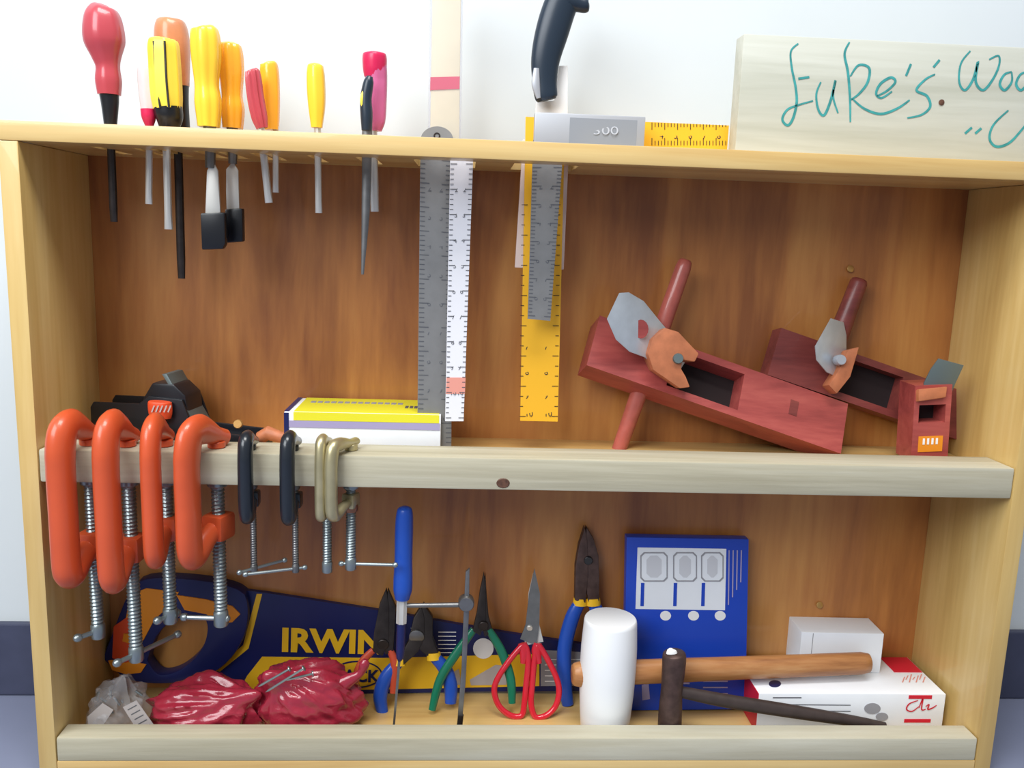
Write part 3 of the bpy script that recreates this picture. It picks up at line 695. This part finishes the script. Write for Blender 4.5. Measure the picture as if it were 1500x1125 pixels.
b.ring([P(x, y, Yo(y)) for x, y in circ(523, 988, 37, 20, 32)], [P(x, y, Yo(y)) for x, y in circ(523, 988, 35, 18, 32)], (0, .0004, 0)); b.build('oval_outline', M_navy, slv, smooth=0)
b = MB(); o = P(497, 998, Yo(998)); text(b, 'JACK', frame(o, P(552, 999, Yo(999))-o, V((0, .045, 1))), .022, bold=.0006, squash=.95); b.build('oval_lettering', M_navy, slv, smooth=0)
b = MB(); o = P(411, 953, YL(953)-.0012); text(b, 'IRWIN', frame(o, P(556, 957, YL(957)-.0012)-o, V((0, .045, 1))), .0405, bold=.0016, squash=1.05); b.build('lettering', M_yprint, slv, smooth=0)
b = MB()
for i in range(6):
    seg(b, (642, 926+i*6), (668, 926+i*6), lambda y: YL(y)-.0008, .7)
    if i < 5: seg(b, (798, 966+i*8), (850, 966+i*8), lambda y: YL(y)-.0008, .8)
for i in range(4): seg(b, (602, 920+i*7), (632, 920+i*7), lambda y: YL(y)-.0008, .7)
b.build('fine_print', M_white, slv, smooth=0)
b = MB(); b.prismP([(330, 1003), (905, 1012), (905, 1019), (400, 1021)], lambda y: YL(y)+.002, .0012); b.build('blade', M_steel_d, t, smooth=0)

# plastic bags
def bag(c, rad, seed, knot, nu=150, nv=64, ridge=.17, floor=ZB1, lump=.10, freq=16):
    vs = []; fs = []; sv = V((seed*3.7, seed*1.3, seed*.7)); c = V(c); kd = V(knot).normalized()
    for j in range(nv+1):
        ph = math.pi*j/nv
        for i in range(nu):
            th = 2*math.pi*i/nu
            d = V((math.sin(ph)*math.cos(th), math.sin(ph)*math.sin(th), math.cos(ph)))
            # folds run out from the gathered neck
            ax = d-kd*d.dot(kd); ang = math.atan2(ax.dot(kd.orthogonal()), ax.dot(kd.cross(kd.orthogonal()))); dist = d.angle(kd) if d.length > 0 else 0
            cs, sn = math.cos(ang), math.sin(ang)
            mask = .35+.65*min(1, max(0, noise.noise(d*1.9+sv*3)+.55))
            fold = 1-abs(noise.noise(V((cs*2.1+d.x*.8, sn*2.1+d.z*.8, dist*.9))+sv)*2.4)
            fine = 1-abs(noise.noise(V((cs*5.5+d.z, sn*5.5+d.x, dist*1.1))+sv*1.7)*2.3)
            fold2 = abs(noise.noise(V((d.x*2.4+d.z, d.y*2.4, d.z*4))+sv*2)); big = noise.noise(d*1.4+sv)
            r = 1+(ridge*(fold-.5)+ridge*.55*(fine-.5)*mask)*min(1, dist*1.8+.1)+lump*big-.09*fold2
            neck = math.exp(-(dist/.22)**2)*.45; r += neck
            p = c+V((d.x*rad[0], d.y*rad[1], d.z*rad[2]))*r
            if p.z < floor+.0006: p.z = floor+.0006
            p.y = min(max(p.y, .0285), .145); vs.append(p)
    for j in range(nv):
        for i in range(nu): i2 = (i+1) % nu; fs.append((j*nu+i, (j+1)*nu+i, (j+1)*nu+i2, j*nu+i2))
    return MB().add(vs, fs)
c = P(305, 1030, .066)
t = thing('plastic_bag', 'red plastic bag gathered into folds, the lower of the two, beside the clear bag', 'bag', (c.x, .066, ZB1), 'red plastic bags on the bottom shelf')
bag((c.x+.001, .066, .040), (.068, .036, .040), 2, (.62, -.45, .6), ridge=.10).build('bag', M_redbag, t, smooth=80)
c = P(452, 1022, .066)
t = thing('plastic_bag', 'bulging red plastic bag with loose nails lying on it', 'bag', (c.x, .066, ZB1), 'red plastic bags on the bottom shelf')
bag((c.x-.002, .070, .048), (.062, .039, .049), 11, (-.45, -.5, .7), ridge=.11).build('bag', M_redbag, t, smooth=80)
b = MB(); tubeP(b, [(490, 1010, 16), (512, 996, 11), (528, 986, 6), (534, 972, 8), (535, 966, 4)], .062, n=12, ratio=.7); b.build('twisted_neck', M_redbag, t, smooth=80)
c = P(175, 1035, .06)
t = thing('clear_plastic_bag', 'crumpled clear plastic bag of small hardware in the corner of the bottom shelf', 'bag', (c.x, .06, ZB1))
bag((c.x, .062, .040), (.032, .030, .034), 9, (.2, -.2, .9), nu=48, nv=28, ridge=.25, lump=.2).build('bag', M_clearbag, t, smooth=60)
b = MB(); b.prismP([(180, 1036), (200, 1026), (228, 1066), (206, 1078)], .034, .0006); b.build('paper_label', M_kraft, t, smooth=0)
b = MB()
for i in range(5): seg(b, (187+i*5, 1040+i*7), (200+i*5, 1033+i*7), .0336, .6)
b.build('label_print', M_greyink, t, smooth=0)
b = MB(); b.prismP([(128, 1050), (150, 1030), (166, 1040), (150, 1064), (130, 1072)], .036, .0006); b.build('paper_label', M_kraft, t, smooth=0)
b = MB()
for i in range(9):
    x, y = 140+random.random()*60, 1010+random.random()*40
    tubeP(b, [(x, y, 2), (x+random.uniform(-14, 14), y+random.uniform(4, 14), 2)], .06+random.uniform(-.01, .01), k=1, n=8)
b.build('small_screw', M_zinc, t)['kind'] = 'stuff'

def nail(a, bq, Y0, Y1, label):
    A, B = P(a[0], a[1], Y0), P(bq[0], bq[1], Y1); t = thing('nail', label, 'nail', tuple(A), 'nails on the red bag')
    d = (B-A).normalized(); L = (B-A).length
    MB().sweep([A, A+d*.004, B], [.0002, .0013, .0013], n=8).build('shank', M_zinc, t)
    MB().disc(B-d*.0008, d, .0032, .0016).build('head', M_zinc, t)
nail((378, 1006), (424, 980), .030, .036, 'bright nail crossing behind another on the red bag')
nail((389, 1014), (445, 979), .029, .034, 'bright nail lying on top of the others on the red bag')
nail((416, 997), (458, 987), .031, .040, 'dull nail lying flattest on the red bag')

# pliers and scissors leaning on the back panel
def pliers(name, label, catg, px, Y, jaws, jm, handles, gm, hr, pivot, collars=None, jawth=.009, group=None, gm2=None):
    low = max(q[1] for h_ in handles for q in h_)
    t = thing(name, label, catg, base(px, yy(Y, low), ZB1), group)
    for i, j in enumerate(jaws):
        b = MB(); b.prismP(j, lambda y, i=i: yy(Y, y)-jawth/2+(.001 if i else 0), jawth); b.build('jaw', jm, t, bev=.0016)
    for i, h_ in enumerate(handles):
        b = MB(); q = cat([(x, y, hr*f) for (x, y), f in zip(h_, [.8]+[1]*(len(h_)-2)+[.8])], 6)
        tubeP(b, q, Y, k=1, n=14, ratio=.75); g_ = b.build('handle', (gm2 if gm2 and i else gm), t, smooth=60)
        if collars: b = MB(); (x0, y0), (x1, y1) = h_[0], h_[1]; tubeP(b, [(x0-.04*(x1-x0), y0-6, hr*.95), (x0, y0+4, hr*1.05)], Y, k=1, ratio=.78); b.build('collar', collars, g_)
    c = P(pivot[0], pivot[1], yy(Y, pivot[1])-jawth/2-.0012); MB().disc(c, (0, 1, .1), pivot[2]*mpp(.09), .004).build('pivot', pivot[3], t)
    return t
pliers('pliers', 'dark pliers with orange-red handles in front of the saw lettering', 'pliers', 555, lean(990, .106, 865, .122),
       [[(566, 862), (556, 885), (548, 925), (546, 955), (560, 962), (570, 940), (570, 890)], [(568, 862), (580, 890), (578, 925), (576, 955), (564, 960), (560, 930), (566, 885)]], M_dark,
       [[(547, 952), (532, 968), (522, 990), (518, 1015)], [(571, 952), (578, 972), (576, 1015)]], M_rust_or, 6.5, (561, 945, 9, M_dark), jawth=.007, group='pliers on the bottom shelf')
pliers('cutting_pliers', 'cutting pliers with bowed blue handles and a round grey pivot beside the fret saw', 'pliers', 610, lean(1044, .098, 880, .128),
       [[(617, 888), (606, 905), (598, 940), (582, 968), (590, 976), (612, 956), (622, 935), (622, 905)], [(620, 884), (634, 905), (634, 935), (642, 958), (634, 968), (612, 950), (608, 925)]], M_dark,
       [[(584, 970), (566, 992), (557, 1020), (561, 1046)], [(636, 962), (652, 980), (660, 1005), (660, 1030)]], M_bluegrip, 11, (610, 934, 12, M_steel_d), collars=M_yprint, group='pliers on the bottom shelf')
pliers('long_nose_pliers', 'needle-nosed pliers with straight green handles', 'pliers', 690, lean(1040, .091, 838, .128),
       [[(709, 838), (703, 865), (698, 900), (692, 925), (704, 932), (712, 905), (712, 870)], [(711, 838), (713, 870), (716, 905), (722, 925), (710, 934), (702, 905), (707, 870)]], M_dark,
       [[(694, 922), (670, 955), (645, 995), (633, 1040)], [(716, 922), (735, 955), (748, 995), (750, 1030)]], M_green, 7.2, (708, 918, 8, M_dark), jawth=.007, group='pliers on the bottom shelf')
pliers('combination_pliers', 'large brown-jawed pliers with blue handles and yellow collars behind the white mallet', 'pliers', 855, lean(1032, .112, 772, .138),
       [[(857, 772), (848, 800), (843, 830), (842, 880), (858, 884), (862, 840), (861, 795)], [(859, 772), (870, 790), (877, 815), (878, 845), (878, 882), (862, 884), (856, 840)]], M_rust,
       [[(850, 882), (838, 905), (827, 950), (827, 1000), (832, 1032)], [(869, 882), (878, 905), (890, 950), (894, 1000), (890, 1030)]], M_bluegrip, 11.5, (862, 822, 7, M_blackp), collars=M_yprint, jawth=.012, group='pliers on the bottom shelf')

YC = lean(1050, .083, 835, .124)
t = thing('scissors', 'red-handled scissors leaning point up between the green and blue pliers', 'scissors', base(772, .083, ZB1))
b = MB(); b.prismP([(783, 833), (775, 870), (770, 915), (762, 936), (786, 946), (790, 915), (791, 870)], lambda y: YC(y)-.001, .0018); b.build('blade', M_steel_d, t, smooth=0)
b = MB(); b.prismP([(781, 840), (788, 870), (790, 915), (796, 940), (768, 946), (772, 915), (774, 870)], lambda y: YC(y)+.001, .0018); b.build('blade', M_steel, t, smooth=0)
c = P(776, 921, YC(921)-.002); MB().disc(c, (0, 1, .2), .0036, .004).build('pivot', M_steel, t)
for s_, pts in ((0, [(764, 946), (748, 965), (730, 992), (724, 1012), (731, 1034), (748, 1048), (764, 1048), (768, 1030), (771, 1000), (774, 965), (770, 946)]),
                (1, [(790, 946), (800, 962), (814, 990), (819, 1012), (814, 1034), (800, 1048), (784, 1050), (778, 1030), (780, 1000), (783, 965), (786, 946)])):
    b = MB(); q = cat([(x, y) for x, y in pts], 5); path = [P(x, y, YC(y)) for x, y in q]
    b.sweep(path, .0036, .0034, b=(0, 1, 0), n=12, closed=True)
    tubeP(b, [(pts[0][0]+(1 if s_ == 0 else -2), 942, 7), (pts[0][0]+(4 if s_ == 0 else -4), 955, 8), (pts[0][0]+(2 if s_ == 0 else 0), 972, 4)], YC, n=12, ratio=.6)
    b.build('handle_loop', M_redscis, t, smooth=60)

# adjustable fret saw standing on its end
Y = .040
t = thing('fret_saw', 'fret saw with a tall blue handle and an adjustable grey frame standing upright', 'saw', base(590, Y, ZB1))
b = MB(); tubeP(b, [(593, 742, 5), (593, 746, 11), (592, 770, 13.5), (591, 820, 13.5), (590, 862, 14.5), (589, 877, 11)], Y, n=20); b.build('handle', M_bluegrip, t, smooth=60)
b = MB(); tubeP(b, [(589, 876, 7.5), (589, 878, 8.5), (588, 912, 8.5), (588, 914, 6)], Y, k=1, n=16, flute=flutes(8, .12)); b.build('ferrule', M_steel, t)
b = MB(); tubeP(b, [(588, 912, 7), (587, 940, 7), (586, 962, 6), (585, 968, 3)], Y, n=14); b.build('blade_holder', M_navyh, t)
b = MB(); b.prismP([(583, 966), (587, 966), (577, 1080), (574, 1080)], Y, .0006); b.build('blade', M_steel_d, t, smooth=0)
b = MB(); tubeP(b, [(594, 887, 3.6), (672, 886, 4)], Y, k=1, n=12); b.build('frame_arm', M_steel_d, t)
b = MB(); b.disc(P(683, 886, Y-.006), (0, 1, 0), .0088, .012); b.build('thumb_joint', M_steel_d, t)
b = MB(); b.prismP([(682, 838), (688, 833), (687, 900), (682, 1000), (675, 1081), (668, 1081), (676, 980), (679, 900)], Y-.0025, .005); b.build('back_bar', M_steel_d, t, bev=.0008)
b = MB(); tubeP(b, [(675, 1047, 4.6), (672, 1074, 4.6)], Y-.001, k=1, n=10); b.build('end_clamp', M_dark, t)
b = MB(); tubeP(b, [(575, 1079, 3.4), (672, 1079, 3.4)], Y, k=1, n=10); b.build('frame_arm', M_steel_d, t)

# blue box leaning on the back panel
YB = lean(1040, .099, 785, .130)
t = thing('blue_box', 'upright blue carton with a white diagram of three panels leaning on the back panel', 'box', base(1005, .10, ZB1))
b = MB(); b.prismP([(918, 787), (1097, 790), (1092, 1039), (914, 1041)], YB, .014); bx = b.build('carton', M_boxblue, t, bev=.001)
def bplate(nm, pg, mm, k_=1):
    b = MB(); b.prismP(pg, lambda y: YB(y)-.0004*k_, .0004); return b.build(nm, mm, bx, smooth=0)
bplate('diagram_panel', [(934, 802), (1064, 804), (1062, 894), (931, 892)], M_paper)
rr = lambda x0, y0, x1, y1, r_=5: [(x0+r_, y0), (x1-r_, y0), (x1, y0+r_), (x1, y1-r_), (x1-r_, y1), (x0+r_, y1), (x0, y1-r_), (x0, y0+r_)]
for i, (x0, x1) in enumerate(((938, 978), (986, 1021), (1027, 1060))):
    o_, n_ = rr(x0, 809, x1, 852), rr(x0+1.6, 810.6, x1-1.6, 850.4)
    b = MB(); b.ring([P(x, y, YB(y)-.0009) for x, y in o_], [P(x, y, YB(y)-.0009) for x, y in n_], (0, .0004, 0)); b.build('panel_outline', M_grey, bx, smooth=0)
    bplate('panel_shade', rr(x0+9, 814, x1-9, 846, 6), M_pale, 2)
    bplate('blue_stripe', [(x0+1, 854), (x0+6, 854), (x0+5, 888), (x0, 888)], M_boxblue, 2)
    bplate('white_dot', circ((975, 1016, 1055)[i], 902, 8, 7), M_white)
b = MB()
for i in range(4): seg(b, (1068+i*6, 806), (1067+i*6, 886-i*11), lambda y: YB(y)-.0006, .9)
for i in range(3): seg(b, (978, 1001+i*9), (1010, 1001+i*9), lambda y: YB(y)-.0006, 1.2)
for i in range(4): seg(b, (1030, 998+i*9), (1066, 998+i*9), lambda y: YB(y)-.0006, 1.0)
b.build('fine_print', M_lav, bx, smooth=0)
bplate('pale_icon', [(940, 1004), (950, 1000), (952, 1024), (941, 1026)], M_lav)

# white and red carton, with a smaller white one on it
ca = P(1112, 1016, .056); cb = P(1386, 1016, .056); ZC = ca.z
t = thing('white_carton', 'long white carton with red script and red end panels lying under the mallet handle', 'box', ((ca.x+cb.x)/2, .1, ZB1))
MB().box(((ca.x+cb.x)/2, .1005, (ZB1+ZC)/2), (cb.x-ca.x, .089, ZC-ZB1), bev=.0008).build('carton', M_paper, t)
MB().box((ca.x-.0003, .1005, (ZB1+ZC)/2), (.0008, .088, ZC-ZB1-.001)).build('red_end', M_cred, t, smooth=0)
q0, q1 = PZ(1310, 985, ZC), PZ(1351, 985, ZC)
MB().box(((q0.x+q1.x)/2, (q0.y+.144)/2, ZC+.0003), (q1.x-q0.x, .144-q0.y, .0006)).build('red_panel', M_cred, t, smooth=0)
a0, a1 = P(1332, 1016, .0555), P(1366, 1016, .0555)
MB().box(((a0.x+a1.x)/2, .0558, ZC-.0035), (a1.x-a0.x, .0006, .0045)).build('red_bar', M_cred, t, smooth=0)
MB().box(((a0.x+a1.x)/2, .0558, P(1340, 1056, .0555).z), (a1.x-a0.x+.004, .0006, .0045)).build('red_bar', M_cred, t, smooth=0)
b = MB()
for st in ([(1345, 1026), (1332, 1031), (1328, 1039), (1336, 1042), (1346, 1035)], [(1346, 1037), (1352, 1023), (1350, 1039), (1356, 1039)], [(1356, 1035), (1361, 1032), (1359, 1039), (1366, 1037), (1372, 1033)]): stroke(b, st, .0553, 1.0)
b.build('red_script', M_cred, t, smooth=0)
b = MB()
for i in range(7):
    w0, w1 = PZ(1322+i*5, 1000-(i % 2)*4, ZC), PZ(1325+i*5, 992-(i % 3)*2, ZC); d_ = V((.0008, 0, 0)); h_ = V((0, 0, .0005))
    b.add([w0+h_-d_, w0+h_+d_, w1+h_+d_, w1+h_-d_], [(0, 1, 2, 3)])
b.build('red_script', M_pinkband, t, smooth=0)
b = MB(); zz = V((0, 0, .0006)); b.prism([PZ(x, y, ZC)+zz for x, y in circ(1135, 1002, 9, 5)], [PZ(x, y, ZC) for x, y in circ(1135, 1002, 9, 5)]); b.build('round_emblem', M_navyh, t, smooth=0)
b = MB(); b.prismP(circ(1278, 1038, 12, 8), .0555, .0005); b.build('printed_picture', M_grey, t, smooth=0)
b = MB(); b.prismP(circ(1292, 1050, 9, 6), .0553, .0005); b.build('printed_picture', M_grey, t, smooth=0)
b = MB()
for y_ in (1032, 1041): seg(b, (1140, y_), (1246, y_+1), .0557, .6)
seg(b, (1132, 1022), (1174, 1022), .0557, .8); b.build('fine_print', M_greyink, t, smooth=0)
A1, B1 = PZ(1170, 985, ZC), PZ(1288, 985, ZC); hb_ = P(1172, 927, A1.y).z-ZC
t = thing('small_white_box', 'small plain white box sitting on the long carton behind the mallet handle', 'box', ((A1.x+B1.x)/2, .12, ZC))
Mq = Matrix.Translation(((A1.x+B1.x)/2, A1.y+.022, ZC+hb_/2+.0002)) @ Matrix.Rotation(R(-1.5), 4, 'Z')
MB().box((0, 0, 0), (B1.x-A1.x, .044, hb_), Mq, bev=.0012).build('carton', M_paper, t)
MB().box((-(B1.x-A1.x)*.36, -.0222, 0), (.0006, .0004, hb_*.96), Mq).build('flap_seam', M_grey, t, smooth=0)

# white mallet
Y = .064; zt = P(890, 905, Y).z; cx = P(890, 985, Y).x; rM = 44.5*mpp(Y)
t = thing('mallet', 'white rubber mallet standing on its head with a wooden handle reaching sideways', 'mallet', (cx, Y, ZB1))
zs = [ZB1+.0002, ZB1+.0015, ZB1+.02, ZB1+.045, (ZB1+zt)/2+.008, zt-.035, zt-.0045, zt-.0015, zt-.0003]; rs = [.84, .87, .92, .97, 1.0, .99, .935, .92, .89]
b = MB(); b.sweep([(cx, Y, z) for z in zs], [rM*r_*.99 for r_ in rs], b=(0, 1, 0), n=36); b.build('head', M_mallet, t, smooth=50)
b = MB(); h0 = P(838, 988, Y); h1 = P(1274, 971, .088); q = [h0+(h1-h0)*f for f in (0, .006, .03, .1, .3, .55, .8, .97, .995, 1)]
m_ = mpp(Y); b.sweep(q, [m_*x for x in (14, 18, 21, 20, 20, 19, 18.5, 18.5, 16, 11)], [m_*x for x in (12, 15, 17, 16, 15, 15, 15, 15, 13, 9)], b=(0, 1, 0), n=18); b.build('handle', M_hwood, t, smooth=50)

# steel hammer
Y = .0408
t = thing('hammer', 'old steel hammer with a dark handle standing head up beside the white mallet', 'hammer', base(985, Y, ZB1))
b = MB(); tubeP(b, [(988, 955, 14), (988, 958, 18), (987, 975, 18.5), (984, 1010, 17), (982, 1040, 18.5), (980, 1081, 19)], Y, n=20); b.build('head', M_rust, t, smooth=50)
b = MB(); tubeP(b, [(985, 950, 2), (984, 952, 7), (984, 957, 9)], Y-.004, k=2, n=10, ratio=.5); b.build('white_tip', M_white, t)  # small white piece at the top of the dark head
b = MB(); tubeP(b, [(990, 1012, 9), (1060, 1026, 11), (1160, 1042, 11), (1250, 1056, 9), (1296, 1064, 7)], Y, n=14, ratio=.85); b.build('handle', M_dkhandle, t, smooth=60)

for o in COL.objects:
    if o.type == 'MESH' and o.name.split('.')[0] in ('markings', 'fine_print', 'faded_lettering', 'dark_lettering', 'label_print', 'red_script', 'sticker_print', 'knob_print'): o['kind'] = 'stuff'
